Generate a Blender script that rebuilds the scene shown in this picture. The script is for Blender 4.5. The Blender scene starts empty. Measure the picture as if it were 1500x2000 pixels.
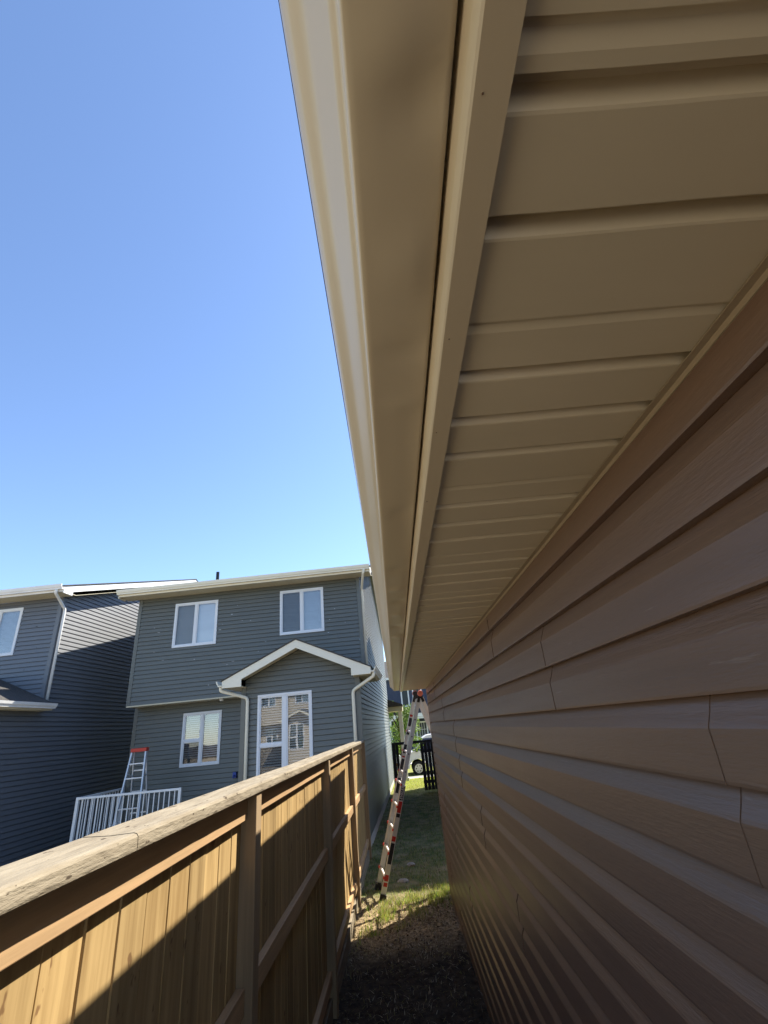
import bpy, math, random
import numpy as np
from mathutils import Vector, Matrix, noise as mnoise
random.seed(7); rng = np.random.default_rng(7)
S = bpy.context.scene
COL = S.collection
H = 2.055                                   # camera height above the alley ground
# ------------------------------------------------------------------ camera
cd = bpy.data.cameras.new('camera'); cam = bpy.data.objects.new('camera', cd); COL.objects.link(cam)
cd.sensor_fit = 'HORIZONTAL'; cd.sensor_width = 36.0; cd.lens = 36.0*907/1500
cd.clip_start = 0.02; cd.clip_end = 2000
Xc = Vector((0.99574374, -0.09086476, 0.01542751)); Yc = Vector((0.02403471, 0.41760304, 0.90831164)); Zc = Vector((-0.08897609, -0.90407483, 0.41800952))
right = Vector((Xc[0], Yc[0], Zc[0])); down = Vector((Xc[1], Yc[1], Zc[1])); fwd = Vector((Xc[2], Yc[2], Zc[2]))
m = Matrix.Identity(4)
for i in range(3):
    m[i][0] = right[i]; m[i][1] = -down[i]; m[i][2] = -fwd[i]
m.translation = Vector((0, 0, H)); cam.matrix_world = m
S.camera = cam
# ------------------------------------------------------------------ world, sun, exposure
SUN = Vector((1.0, 0.92, 1.555)).normalized()
w = bpy.data.worlds.new('World'); S.world = w; w.use_nodes = True
nt = w.node_tree; bg = nt.nodes['Background']; sky = nt.nodes.new('ShaderNodeTexSky')
sky.sky_type = 'NISHITA'; sky.sun_disc = False
sky.sun_elevation = math.asin(SUN.z); sky.sun_rotation = math.atan2(SUN.x, SUN.y)
sky.air_density = 1.0; sky.dust_density = 0.5; sky.ozone_density = 1.0; sky.altitude = 1000
tn = nt.nodes.new('ShaderNodeVectorMath'); tn.operation = 'MULTIPLY'; tn.inputs[1].default_value = (.91, .98, 1.08)   # the camera's white balance
nt.links.new(sky.outputs[0], tn.inputs[0]); nt.links.new(tn.outputs[0], bg.inputs[0]); bg.inputs[1].default_value = 0.116
sl = bpy.data.lights.new('sun', 'SUN'); so = bpy.data.objects.new('sun', sl); COL.objects.link(so)
sl.energy = 5.0; sl.angle = math.radians(0.5); sl.color = (1.0, 0.93, 0.82)
so.rotation_euler = SUN.to_track_quat('Z', 'Y').to_euler()
S.view_settings.view_transform = 'Standard'; S.view_settings.look = 'None'; S.view_settings.gamma = 1; S.view_settings.use_curve_mapping = False
S.view_settings.exposure = 1.3
S.render.engine = 'CYCLES'
S.cycles.max_bounces = 8; S.cycles.diffuse_bounces = 5; S.cycles.transparent_max_bounces = 12

# ------------------------------------------------------------------ helpers
class MB:
    def __init__(s): s.v = []; s.f = []; s.c = []; s.mi = []; s.cur = 1.0; s.m = 0
    def face(s, pts):
        b = len(s.v); s.v.extend([tuple(p) for p in pts]); s.f.append(tuple(range(b, b+len(pts)))); s.c.append(s.cur); s.mi.append(s.m)
    def box(s, x0, x1, y0, y1, z0, z1, M=None):
        P = [(x0,y0,z0),(x1,y0,z0),(x1,y1,z0),(x0,y1,z0),(x0,y0,z1),(x1,y0,z1),(x1,y1,z1),(x0,y1,z1)]
        if M is not None: P = [M @ Vector(p) for p in P]
        b = len(s.v); s.v.extend([tuple(p) for p in P])
        for f in ((0,3,2,1),(4,5,6,7),(0,1,5,4),(1,2,6,5),(2,3,7,6),(3,0,4,7)):
            s.f.append(tuple(b+i for i in f)); s.c.append(s.cur); s.mi.append(s.m)
    def bar(s, a, b, wd, hd, up=(0,0,1)):
        a = Vector(a); b = Vector(b); d = b-a; L = d.length; d.normalize(); u = Vector(up); r = d.cross(u)
        if r.length < 1e-4: r = d.cross(Vector((0,1,0)))
        r.normalize(); u = r.cross(d)
        M = Matrix.Identity(4)
        for i in range(3): M[i][0] = r[i]; M[i][1] = d[i]; M[i][2] = u[i]
        M.translation = a
        s.box(-wd/2, wd/2, 0, L, -hd/2, hd/2, M)
    def prism(s, poly, axis, a0, a1, place=None):
        # poly: 2D points in the two other axes; extruded along axis
        def P(p, a):
            if axis == 'x': q = (a, p[0], p[1])
            elif axis == 'y': q = (p[0], a, p[1])
            else: q = (p[0], p[1], a)
            return place(q) if place else q
        n = len(poly); b = len(s.v)
        s.v.extend([tuple(P(p, a0)) for p in poly]); s.v.extend([tuple(P(p, a1)) for p in poly])
        s.f.append(tuple(b+i for i in reversed(range(n)))); s.f.append(tuple(b+n+i for i in range(n)))
        for i in range(n): s.f.append((b+i, b+(i+1) % n, b+n+(i+1) % n, b+n+i))
        s.c += [s.cur]*(n+2); s.mi += [s.m]*(n+2)
    def tube(s, pts, r, seg=10, caps=True, flat=None):
        pts = [Vector(p) for p in pts]; rings = []
        rr = r if isinstance(r, (list, tuple)) else [r]*len(pts)
        for i, p in enumerate(pts):
            d = (pts[min(i+1, len(pts)-1)] - pts[max(i-1, 0)]).normalized()
            a = d.orthogonal().normalized() if i == 0 else (la - d*la.dot(d)).normalized()
            la = a; c = d.cross(a); b = len(s.v)
            for k in range(seg):
                t = 2*math.pi*k/seg; s.v.append(tuple(p + (a*math.cos(t) + c*math.sin(t))*rr[i]))
            rings.append(b)
        for i in range(len(rings)-1):
            for k in range(seg):
                s.f.append((rings[i]+k, rings[i]+(k+1) % seg, rings[i+1]+(k+1) % seg, rings[i+1]+k)); s.c.append(s.cur); s.mi.append(s.m)
        if caps:
            s.f.append(tuple(rings[0]+k for k in reversed(range(seg)))); s.f.append(tuple(rings[-1]+k for k in range(seg))); s.c += [s.cur]*2; s.mi += [s.m]*2
    def grid(s, rows, closed=False):
        n = len(rows[0]); b = len(s.v)
        for r in rows: s.v.extend([tuple(p) for p in r])
        for i in range(len(rows)-1):
            for k in range(n-1 if not closed else n):
                k2 = (k+1) % n
                s.f.append((b+i*n+k, b+i*n+k2, b+(i+1)*n+k2, b+(i+1)*n+k)); s.c.append(s.cur); s.mi.append(s.m)
    def build(s, name, mat, parent=None, smooth=False, bevel=0, solid=0):
        me = bpy.data.meshes.new(name); me.from_pydata(s.v, [], s.f); 
        mats = mat if isinstance(mat, (list, tuple)) else [mat]
        for q in mats: me.materials.append(q)
        if len(mats) > 1: me.polygons.foreach_set('material_index', s.mi)
        at = me.attributes.new('tint', 'FLOAT', 'FACE'); at.data.foreach_set('value', s.c)
        if smooth: me.polygons.foreach_set('use_smooth', [True]*len(me.polygons))
        me.update()
        o = bpy.data.objects.new(name, me); COL.objects.link(o)
        if parent: o.parent = parent
        if solid:
            k = o.modifiers.new('s', 'SOLIDIFY'); k.thickness = solid; k.offset = 0
        if bevel:
            k = o.modifiers.new('b', 'BEVEL'); k.width = bevel; k.segments = 2; k.limit_method = 'ANGLE'
        return o
def tag(o, label=None, cat=None, group=None, kind=None):
    if label: o['label'] = label
    if cat: o['category'] = cat
    if group: o['group'] = group
    if kind: o['kind'] = kind
    return o
def empty(name, loc=(0,0,0), rz=0, **k):
    o = bpy.data.objects.new(name, None); COL.objects.link(o); o.location = loc; o.rotation_euler = (0,0,rz); o.empty_display_size = .2
    tag(o, **k); return o
def nz(x, y=0, z=0): return mnoise.noise(Vector((x, y, z)))

def srgb(r, g, b):
    f = lambda c: ((c/255+.055)/1.055)**2.4 if c/255 > .04045 else c/255/12.92
    return (f(r), f(g), f(b), 1)
def mat(name, col, rough=.6, spec=.4, metal=0, col2=None, nscale=(3,3,3), ndetail=6, bump=0, bscale=(60,60,60), bdist=.002, tint=0, lo=.35, hi=.65,
        spots=None, rvar=0, sheen=0):
    M = bpy.data.materials.new(name); M.use_nodes = True; t = M.node_tree; N = t.nodes; L = t.links
    b = N['Principled BSDF']; b.inputs['Base Color'].default_value = (*col[:3], 1); b.inputs['Roughness'].default_value = rough
    b.inputs['Specular IOR Level'].default_value = spec; b.inputs['Metallic'].default_value = metal
    tc = N.new('ShaderNodeTexCoord')
    def ns(scale, detail=6, rgh=.6):
        mp = N.new('ShaderNodeMapping'); mp.inputs['Scale'].default_value = scale; L.new(tc.outputs['Object'], mp.inputs[0])
        n = N.new('ShaderNodeTexNoise'); n.inputs['Scale'].default_value = 1; n.inputs['Detail'].default_value = detail; n.inputs['Roughness'].default_value = rgh
        L.new(mp.outputs[0], n.inputs['Vector']); return n.outputs['Fac']
    cur = None
    if col2 is not None:
        r = N.new('ShaderNodeMapRange'); r.inputs[1].default_value = lo; r.inputs[2].default_value = hi; L.new(ns(nscale, ndetail), r.inputs[0])
        mx = N.new('ShaderNodeMix'); mx.data_type = 'RGBA'; mx.inputs[6].default_value = (*col[:3], 1); mx.inputs[7].default_value = (*col2[:3], 1)
        L.new(r.outputs[0], mx.inputs[0]); cur = mx.outputs[2]
    if spots:
        sc, th, c3 = spots
        n = ns(sc, 3); r = N.new('ShaderNodeMapRange'); r.inputs[1].default_value = th; r.inputs[2].default_value = th+.03; L.new(n, r.inputs[0])
        mx = N.new('ShaderNodeMix'); mx.data_type = 'RGBA'; mx.inputs[6].default_value = (*col[:3], 1); mx.inputs[7].default_value = (*c3[:3], 1)
        if cur is not None: L.new(cur, mx.inputs[6])
        L.new(r.outputs[0], mx.inputs[0]); cur = mx.outputs[2]
    if tint:
        a = N.new('ShaderNodeAttribute'); a.attribute_name = 'tint'; 
        mx = N.new('ShaderNodeVectorMath'); mx.operation = 'SCALE'
        if cur is not None: L.new(cur, mx.inputs[0])
        else: mx.inputs[0].default_value = col[:3]
        L.new(a.outputs['Fac'], mx.inputs['Scale']); cur = mx.outputs[0]
    if cur is not None: L.new(cur, b.inputs['Base Color'])
    if rvar:
        r = N.new('ShaderNodeMapRange'); r.inputs[3].default_value = rough-rvar; r.inputs[4].default_value = rough+rvar; L.new(ns((nscale[0]*2, nscale[1]*2, nscale[2]*2)), r.inputs[0]); L.new(r.outputs[0], b.inputs['Roughness'])
    if bump:
        bp = N.new('ShaderNodeBump'); bp.inputs['Strength'].default_value = bump; bp.inputs['Distance'].default_value = bdist
        L.new(ns(bscale, 4), bp.inputs['Height']); L.new(bp.outputs[0], b.inputs['Normal'])
    return M
def leafy(M, f=.5):
    t = M.node_tree; N = t.nodes; L = t.links; b = N['Principled BSDF']; c = b.inputs['Base Color'].default_value
    tr = N.new('ShaderNodeBsdfTranslucent'); tr.inputs[0].default_value = (min(1, c[0]*1.5), min(1, c[1]*1.6), c[2]*.9, 1)
    mx = N.new('ShaderNodeMixShader'); mx.inputs[0].default_value = f; L.new(b.outputs[0], mx.inputs[1]); L.new(tr.outputs[0], mx.inputs[2]); L.new(mx.outputs[0], N['Material Output'].inputs[0]); return M
def coat(M, w, r):
    b = M.node_tree.nodes['Principled BSDF']; b.inputs['Coat Weight'].default_value = w; b.inputs['Coat Roughness'].default_value = r
def glass(name, tintc=(.9,.95,1), refl=.16):
    M = bpy.data.materials.new(name); M.use_nodes = True; t = M.node_tree; N = t.nodes; L = t.links; N.remove(N['Principled BSDF'])
    tr = N.new('ShaderNodeBsdfTransparent'); tr.inputs[0].default_value = (*tintc, 1); gl = N.new('ShaderNodeBsdfGlossy'); gl.inputs['Roughness'].default_value = .015
    tc = N.new('ShaderNodeTexCoord'); n = N.new('ShaderNodeTexNoise'); n.inputs['Scale'].default_value = 1.6; L.new(tc.outputs['Object'], n.inputs['Vector'])
    bp = N.new('ShaderNodeBump'); bp.inputs['Strength'].default_value = .15; bp.inputs['Distance'].default_value = .005; L.new(n.outputs['Fac'], bp.inputs['Height']); L.new(bp.outputs[0], gl.inputs['Normal'])
    lw = N.new('ShaderNodeLayerWeight'); lw.inputs[0].default_value = .25
    ad = N.new('ShaderNodeMath'); ad.operation = 'ADD'; ad.inputs[1].default_value = refl; ad.use_clamp = True; L.new(lw.outputs['Fresnel'], ad.inputs[0])
    mx = N.new('ShaderNodeMixShader'); L.new(ad.outputs[0], mx.inputs[0]); L.new(tr.outputs[0], mx.inputs[1]); L.new(gl.outputs[0], mx.inputs[2]); L.new(mx.outputs[0], N['Material Output'].inputs[0])
    return M

# ------------------------------------------------------------------ materials
BROWN = mat('brown_vinyl', (.180,.106,.066), .33, .6, col2=(.150,.089,.056), nscale=(2,.5,14), bump=.7, bscale=(260,22,200), bdist=.0012, rvar=.06, spots=((14,5,60), .70, (.20,.135,.095)))
TAN = mat('tan_aluminium', (.64,.54,.37), .28, .6, col2=(.61,.51,.35), nscale=(2.5,1.2,2.5), bump=.1, bscale=(9,4,9), bdist=.002, spots=((90,70,90), .80, (.12,.08,.05)))
TANS = mat('tan_soffit', (.65,.56,.39), .36, .6, col2=(.61,.525,.36), nscale=(1.5,5,2), bump=.1, bscale=(14,40,30), bdist=.002, spots=((75,60,75), .80, (.14,.10,.06)))
DARK = mat('dark_slot', (.012,.010,.009), .9, .1)
SIDM = mat('grey_green_vinyl', (.078,.083,.064), .6, .9, col2=(.067,.072,.056), nscale=(1.2,1.2,5), bump=.2, bscale=(40,40,400), bdist=.001)
SIDL = mat('slate_blue_vinyl', (.092,.102,.118), .6, .9, col2=(.082,.092,.106), nscale=(1.2,1.2,5), bump=.2, bscale=(40,40,400), bdist=.001)
coat(SIDM, .8, .5); coat(SIDL, .8, .5)
CREAM = mat('cream_aluminium', (.80,.76,.62), .4, .4, col2=(.75,.71,.57), nscale=(2,2,2))
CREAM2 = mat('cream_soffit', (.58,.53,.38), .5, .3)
WHITE = mat('white_trim', (.78,.78,.76), .4, .4, col2=(.7,.7,.68), nscale=(3,3,3))
VINYLW = mat('white_vinyl_frame', (.72,.74,.76), .4, .4)
BLIND = mat('window_blind', (.66,.66,.62), .6, .2, col2=(.58,.58,.55), nscale=(.5,2,3))
SCREEN = mat('insect_screen', (.16,.17,.18), .8, .1, col2=(.12,.13,.14), nscale=(2,2,2))
ROOM = mat('dark_room', (.05,.05,.05), .9, .1)
GLASS = glass('window_glass', refl=.2)
SHING = mat('shingles', (.050,.048,.047), .9, .2, col2=(.095,.088,.08), nscale=(22,22,22), bump=.6, bscale=(40,40,40), bdist=.01)
FWOOD = mat('cedar_boards', (.47,.325,.145), .6, .25, col2=(.30,.195,.08), nscale=(30,26,1.6), bump=.3, bscale=(60,60,3), bdist=.002, tint=1, spots=((17,17,9), .665, (.20,.115,.05)), lo=.36, hi=.64)
RWOOD = mat('rail_wood', (.52,.335,.175), .6, .25, col2=(.38,.25,.13), nscale=(30,1.5,30), bump=.3, bscale=(70,3,70), bdist=.002, tint=1, spots=((16,5,16), .74, (.2,.1,.05)))
PWOOD = mat('post_wood', (.36,.255,.145), .65, .25, col2=(.25,.18,.105), nscale=(26,26,1.5), bump=.3, bscale=(60,60,3), bdist=.002, tint=1)
CWOOD = mat('weathered_cap_wood', (.315,.27,.195), .85, .12, col2=(.20,.165,.115), nscale=(24,4,30), ndetail=10, bump=.9, bscale=(70,14,80), bdist=.005, spots=((34,16,44), .645, (.085,.065,.045)), lo=.33, hi=.68)
DWOOD = mat('dark_stained_wood', (.028,.022,.020), .6, .3, col2=(.045,.036,.03), nscale=(30,30,2), bump=.3)
ALU = mat('ladder_aluminium', (.64,.63,.60), .42, .5, .35, col2=(.55,.54,.52), nscale=(8,8,3))
ALUG = mat('stepladder_aluminium', (.62,.64,.66), .4, .5, .4, col2=(.55,.57,.6), nscale=(8,8,3))
RED = mat('red_plastic', (.55,.045,.025), .45, .4); REDL = mat('red_knob', (.70,.20,.15), .45, .4)
BLACKP = mat('black_plastic', (.012,.012,.014), .5, .4)
STKB = mat('black_sticker', (.015,.015,.02), .4, .4); STKR = mat('red_sticker', (.5,.03,.02), .4, .4, col2=(.32,.02,.015), nscale=(60,60,60)); STKW = mat('white_print', (.75,.75,.75), .5, .3)
RUNG = mat('rung_aluminium', (.62,.58,.54), .5, .4, .2)
CONC = mat('concrete', (.52,.49,.44), .85, .2, col2=(.45,.42,.38), nscale=(3,3,3), bump=.2)
ROAD = mat('road_asphalt', (.19,.185,.18), .85, .2, col2=(.15,.148,.145), nscale=(4,4,4), bump=.2)
STONE = mat('stone', (.34,.31,.27), .8, .2, col2=(.24,.22,.19), nscale=(9,9,9), bump=.3)
CARP = mat('white_car_paint', (.72,.73,.74), .25, .5)
TYRE = mat('tyre_rubber', (.02,.02,.02), .8, .2); RIM = mat('wheel_rim', (.62,.62,.6), .35, .5, .5)
ORANGE = mat('amber_lens', (.75,.22,.03), .3, .5); LAMPG = mat('headlamp', (.5,.52,.52), .2, .5, .2)
CGLASS = mat('car_glass', (.03,.05,.12), .08, .8)
BLUEH = mat('blue_siding', (.045,.055,.095), .5, .4, col2=(.038,.047,.082), nscale=(1,1,1))
BEIGE = mat('beige_siding', (.52,.46,.36), .6, .3)
BARK = mat('bark', (.12,.09,.06), .9, .1, col2=(.07,.05,.035), nscale=(8,8,2), bump=.5)

# ------------------------------------------------------------------ ground
def gh(x, y):
    z = 0.0
    a = max(0, min(1, (y-21.5)/4.0)); a = a*a*(3-2*a); z -= .42*a
    if -1.3 < x < 1.6 and -2 < y < 21:
        k = min(1, (x+1.3)/.3, (1.6-x)/.3)
        z += k*(.028*nz(x*1.3, y*1.1, 3) + .018*nz(x*6, y*6, 1) + .016*nz(x*17, y*17, 2)*(1 if y < 7.8 else .5))
        z += k*.035*math.exp(-((y-7.1+.35*x)/.45)**2)*(.5+.5*nz(x*4, y*4, 9))
    return z
def ground_mat():
    M = bpy.data.materials.new('ground_soil_and_lawn'); M.use_nodes = True; t = M.node_tree; N = t.nodes; L = t.links; b = N['Principled BSDF']
    b.inputs['Roughness'].default_value = .95; b.inputs['Specular IOR Level'].default_value = .15
    tc = N.new('ShaderNodeTexCoord')
    def ns(s, d=8):
        n = N.new('ShaderNodeTexNoise'); n.inputs['Scale'].default_value = s; n.inputs['Detail'].default_value = d; n.inputs['Roughness'].default_value = .65; L.new(tc.outputs['Object'], n.inputs['Vector']); return n.outputs['Fac']
    def mixc(f, a, c):
        mx = N.new('ShaderNodeMix'); mx.data_type = 'RGBA'
        for i, q in ((6, a), (7, c)):
            if isinstance(q, tuple): mx.inputs[i].default_value = (*q, 1)
            else: L.new(q, mx.inputs[i])
        L.new(f, mx.inputs[0]); return mx.outputs[2]
    def rng_(f, a, c):
        r = N.new('ShaderNodeMapRange'); r.inputs[1].default_value = a; r.inputs[2].default_value = c; L.new(f, r.inputs[0]); return r.outputs[0]
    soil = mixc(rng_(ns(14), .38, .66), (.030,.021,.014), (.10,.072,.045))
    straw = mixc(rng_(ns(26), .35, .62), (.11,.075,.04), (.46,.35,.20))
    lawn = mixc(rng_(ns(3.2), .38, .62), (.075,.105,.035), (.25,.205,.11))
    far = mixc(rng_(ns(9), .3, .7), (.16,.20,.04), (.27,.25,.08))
    sx = N.new('ShaderNodeSeparateXYZ'); L.new(tc.outputs['Object'], sx.inputs[0])
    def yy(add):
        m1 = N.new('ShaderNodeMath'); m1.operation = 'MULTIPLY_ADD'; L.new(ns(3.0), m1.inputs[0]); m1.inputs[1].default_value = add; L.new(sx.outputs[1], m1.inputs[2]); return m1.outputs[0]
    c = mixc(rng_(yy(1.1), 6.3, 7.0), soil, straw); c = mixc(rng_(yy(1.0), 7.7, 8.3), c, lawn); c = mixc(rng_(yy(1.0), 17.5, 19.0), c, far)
    L.new(c, b.inputs['Base Color'])
    bp = N.new('ShaderNodeBump'); bp.inputs['Strength'].default_value = .8; bp.inputs['Distance'].default_value = .02; L.new(ns(45), bp.inputs['Height']); L.new(bp.outputs[0], b.inputs['Normal'])
    return M
xs = [-700,-200,-60,-20,-8,-3,-1.3]+list(np.arange(-1.2, 1.62, .024))+[3,8,20,60,200,700]
ys = [-700,-200,-60,-20,-6,-2]+list(np.arange(-1.5, 4.5, .05))+list(np.arange(4.5, 9.5, .024))+list(np.arange(9.5, 10, .05))+list(np.arange(10, 27, .12))+[30,40,60,100,200,900]
g = MB(); g.grid([[(x, y, gh(x, y)) for x in xs] for y in ys])
tag(g.build('ground', ground_mat(), smooth=True), kind='structure')
RZ = -.42
g = MB(); g.box(-200, 200, 27.2, 35.5, RZ-.3, RZ-.08+.02); tag(g.build('road', ROAD), kind='structure')
g = MB(); g.box(-200, 200, 25.6, 27.0, RZ-.3, RZ+.03); g.box(-200, 200, 35.8, 37.2, RZ-.3, RZ+.03); tag(g.build('pavement', CONC, bevel=.01), kind='structure')
g = MB(); g.box(-200, 200, 27.0, 27.2, RZ-.3, RZ+.05); g.box(-200, 200, 35.5, 35.8, RZ-.3, RZ+.05); tag(g.build('kerb', CONC, bevel=.02), kind='structure')

YARD = mat('pale_bounce_gravel', (.38,.33,.25), .9, .2, col2=(.30,.26,.19), nscale=(6,6,6), bump=.4, bscale=(60,60,60), bdist=.01)  # pale gravel invented for the hidden yard so it reflects sunlight
g = MB(); g.box(-60, -1.35, -60, 25.5, -.2, .012); tag(g.build('yard_bounce_sheet', YARD), kind='structure')  # unseen sheet beyond the fence, added to bounce sun onto soffit and wall
g = MB(); g.box(-1.34, 60, -60, -1.4, -.2, .02); tag(g.build('rear_bounce_pad', CONC), kind='structure')  # unseen slab behind the camera, added to brighten the soffit by bounced sun
# blades
def blades(name, n, xr, yr, hr, wr, cols, label, cat, dens=None, lean=.5, flat=0):
    v = []; f = []; mi = []; k = 0
    while k < n:
        x = random.uniform(*xr); y = random.uniform(*yr)
        if dens and random.random() > dens(x, y): 
            if random.random() < .2: k += 1
            continue
        k += 1
        z = gh(x, y); h = random.uniform(*hr); wd = random.uniform(*wr); a = random.uniform(0, 6.283); b2 = random.uniform(0, 6.283)
        l = h*random.uniform(.1, lean); dx, dy = math.cos(a)*wd, math.sin(a)*wd
        lx, ly = math.cos(b2)*l, math.sin(b2)*l
        if random.random() < flat: lx, ly = math.cos(b2)*h, math.sin(b2)*h; h *= random.uniform(.1, .4); 
        i = len(v)
        v += [(x-dx, y-dy, z-.004), (x+dx, y+dy, z-.004), (x+lx*.45+dx*.7, y+ly*.45+dy*.7, z+h*.6), (x+lx*.45-dx*.7, y+ly*.45-dy*.7, z+h*.6), (x+lx, y+ly, z+h)]
        f += [(i, i+1, i+2, i+3), (i+3, i+2, i+4)]; c = random.randrange(len(cols)); mi += [c, c]
    me = bpy.data.meshes.new(name); me.from_pydata(v, [], f)
    for c in cols: me.materials.append(c)
    me.polygons.foreach_set('material_index', mi); me.update()
    o = bpy.data.objects.new(name, me); COL.objects.link(o); tag(o, label, cat, kind='stuff'); return o
G1 = leafy(mat('grass_fresh', (.20,.29,.05), .6, .2)); G2 = leafy(mat('grass_mid', (.11,.18,.04), .6, .2)); G3 = leafy(mat('grass_dry', (.30,.26,.12), .7, .2)); G4 = mat('straw', (.60,.50,.34), .7, .2); G5 = mat('twig', (.10,.065,.04), .8, .1)
G6 = leafy(mat('grass_yellow', (.38,.37,.10), .6, .2))
blades('dead_straw', 18000, (-.72,.53), (2.5,7.7), (.02,.065), (.0010,.0030), [G4,G5,G5,G5,G3], 'dead straw and thatch lying on the dark bare soil', 'straw', dens=lambda x, y: .35+.65*max(0, min(1, (y-5.6)/1.2)) if nz(x*3, y*3, 5) > -.25 else .12, flat=.92)
blades('grass_tufts', 7500, (-.62,.53), (6.0,8.1), (.025,.085), (.0012,.0028), [G1,G6,G2,G3,G4], 'bright green grass tufts along the sunlit strip', 'grass', dens=lambda x, y: max(0, 1-abs(y-(7.25+.72*x))/.6)*(1 if nz(x*4.5, y*4.5, 7) > .02-.25*x else .07), lean=.9)
blades('lawn_grass', 42000, (-.85,1.5), (7.4,19.5), (.02,.05), (.001,.003), [G2,G2,G3,G3,G5], 'short patchy lawn between the two buildings', 'grass', dens=lambda x, y: min(1, (y-7.2)/.8)*(1 if nz(x*2, y*2, 7) > -.15 else .4)*max(.25, 1.5-y/12), lean=.9, flat=.3)
blades('front_lawn_grass', 9000, (-.6,2.2), (19,25.5), (.03,.07), (.003,.006), [G6,G1,G3], 'sunlit yellow green lawn by the street', 'grass', lean=.9)
SOILC = mat('soil_clods', (.13,.09,.055), .95, .1, col2=(.06,.042,.028), nscale=(40,40,40), bump=.4)
s = MB()
for i in range(900):
    x = random.uniform(-.66, .5); y = random.uniform(2.5, 7.6); r = random.uniform(.004, .016)*(1.3 if random.random() < .1 else 1); z = gh(x, y)+r*.3
    P = [(x+r*random.uniform(.6, 1.3)*math.cos(t), y+r*random.uniform(.6, 1.3)*math.sin(t), z-r*.3) for t in (0, 1.26, 2.5, 3.8, 5.0)]; Q = (x+r*random.uniform(-.3, .3), y, z+r*random.uniform(.4, .9))
    for k in range(5): s.face([P[k], P[(k+1) % 5], Q])
tag(s.build('soil_clods', SOILC), 'crumbled soil clods on the dark bare ground', 'soil', kind='stuff')
def stone(x, y, r, lab):
    s = MB(); import random as R
    rows = []
    for i in range(6):
        t = math.pi*i/5; rows.append([(r*math.sin(t)*math.cos(a)*(1.3+.35*nz(a*2, i, x*9)), r*math.sin(t)*math.sin(a)*(1+.35*nz(a*2, i+4, x*9)), r*.55*math.cos(t)*(1+.3*nz(i, a, y))) for a in [2*math.pi*k/9 for k in range(9)]])
    s.grid(rows, closed=True); o = s.build('stone', STONE); o.location = (x, y, gh(x, y)+r*.25); tag(o, lab, 'stone', 'stones lying in the alley')
stone(.03, 9.15, .055, 'flat pale stone lying in the shaded lawn, the farther one')
stone(-.11, 8.33, .07, 'pale angular stone in the shaded lawn near the ladder foot')

# ------------------------------------------------------------------ siding generator
def siding(mb, u0, u1, z0, z1, ch, prof, place, holes=(), clip=None, phase=0.0, du=None):
    """prof: list of (t, d), t from 1 (top of course) to 0 (bottom)"""
    k0 = math.floor((z0-phase)/ch)
    for k in range(k0, int((z1-phase)/ch)+2):
        zb = phase+k*ch
        if zb >= z1-1e-6: break
        pts = [(zb+t*ch, d) for t, d in prof]
        out = [pts[0]]
        for (za, da), (zc, dc) in zip(pts, pts[1:]):
            cuts = sorted([h[j] for h in holes for j in (2, 3) if zc < h[j] < za]+[c for c in (z0, z1) if zc < c < za], reverse=True)
            for c in cuts: t = (za-c)/(za-zc); out.append((c, da+(dc-da)*t))
            out.append((zc, dc))
        for (za, da), (zc, dc) in zip(out, out[1:]):
            zm = (za+zc)/2
            if zm > z1+1e-6 or zm < z0-1e-6: continue
            if clip:
                ca, cc = clip(za), clip(zc)
                if ca[1]-ca[0] < .01 and cc[1]-cc[0] < .01: continue
                ca = (max(u0, ca[0]), min(u1, max(ca[1], ca[0]))); cc = (max(u0, cc[0]), min(u1, max(cc[1], cc[0])))
                if not any(h[2] < zm < h[3] for h in holes):
                    mb.face([place(cc[0], zc, dc), place(cc[1], zc, dc), place(ca[1], za, da), place(ca[0], za, da)]); continue
                ua, ub = max(ca[0], cc[0]), min(ca[1], cc[1])
            else: ua, ub = u0, u1
            iv = [(ua, ub)]
            for h in holes:
                if h[2] < zm < h[3]:
                    nv = []
                    for a, b in iv:
                        if h[0] > a: nv.append((a, min(b, h[0])))
                        if h[1] < b: nv.append((max(a, h[1]), b))
                    iv = [q for q in nv if q[1]-q[0] > 1e-4]
            for a, b in iv:
                n = max(1, int((b-a)/du)) if du else 1
                for i in range(n):
                    p, q = a+(b-a)*i/n, a+(b-a)*(i+1)/n
                    mb.face([place(p, zc, dc), place(q, zc, dc), place(q, za, da), place(p, za, da)])
LAP = [(1, -.014), (.91, -.012), (.87, .002), (.5, .009), (.12, .0150), (0, .0165), (0, -.014)]

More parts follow.
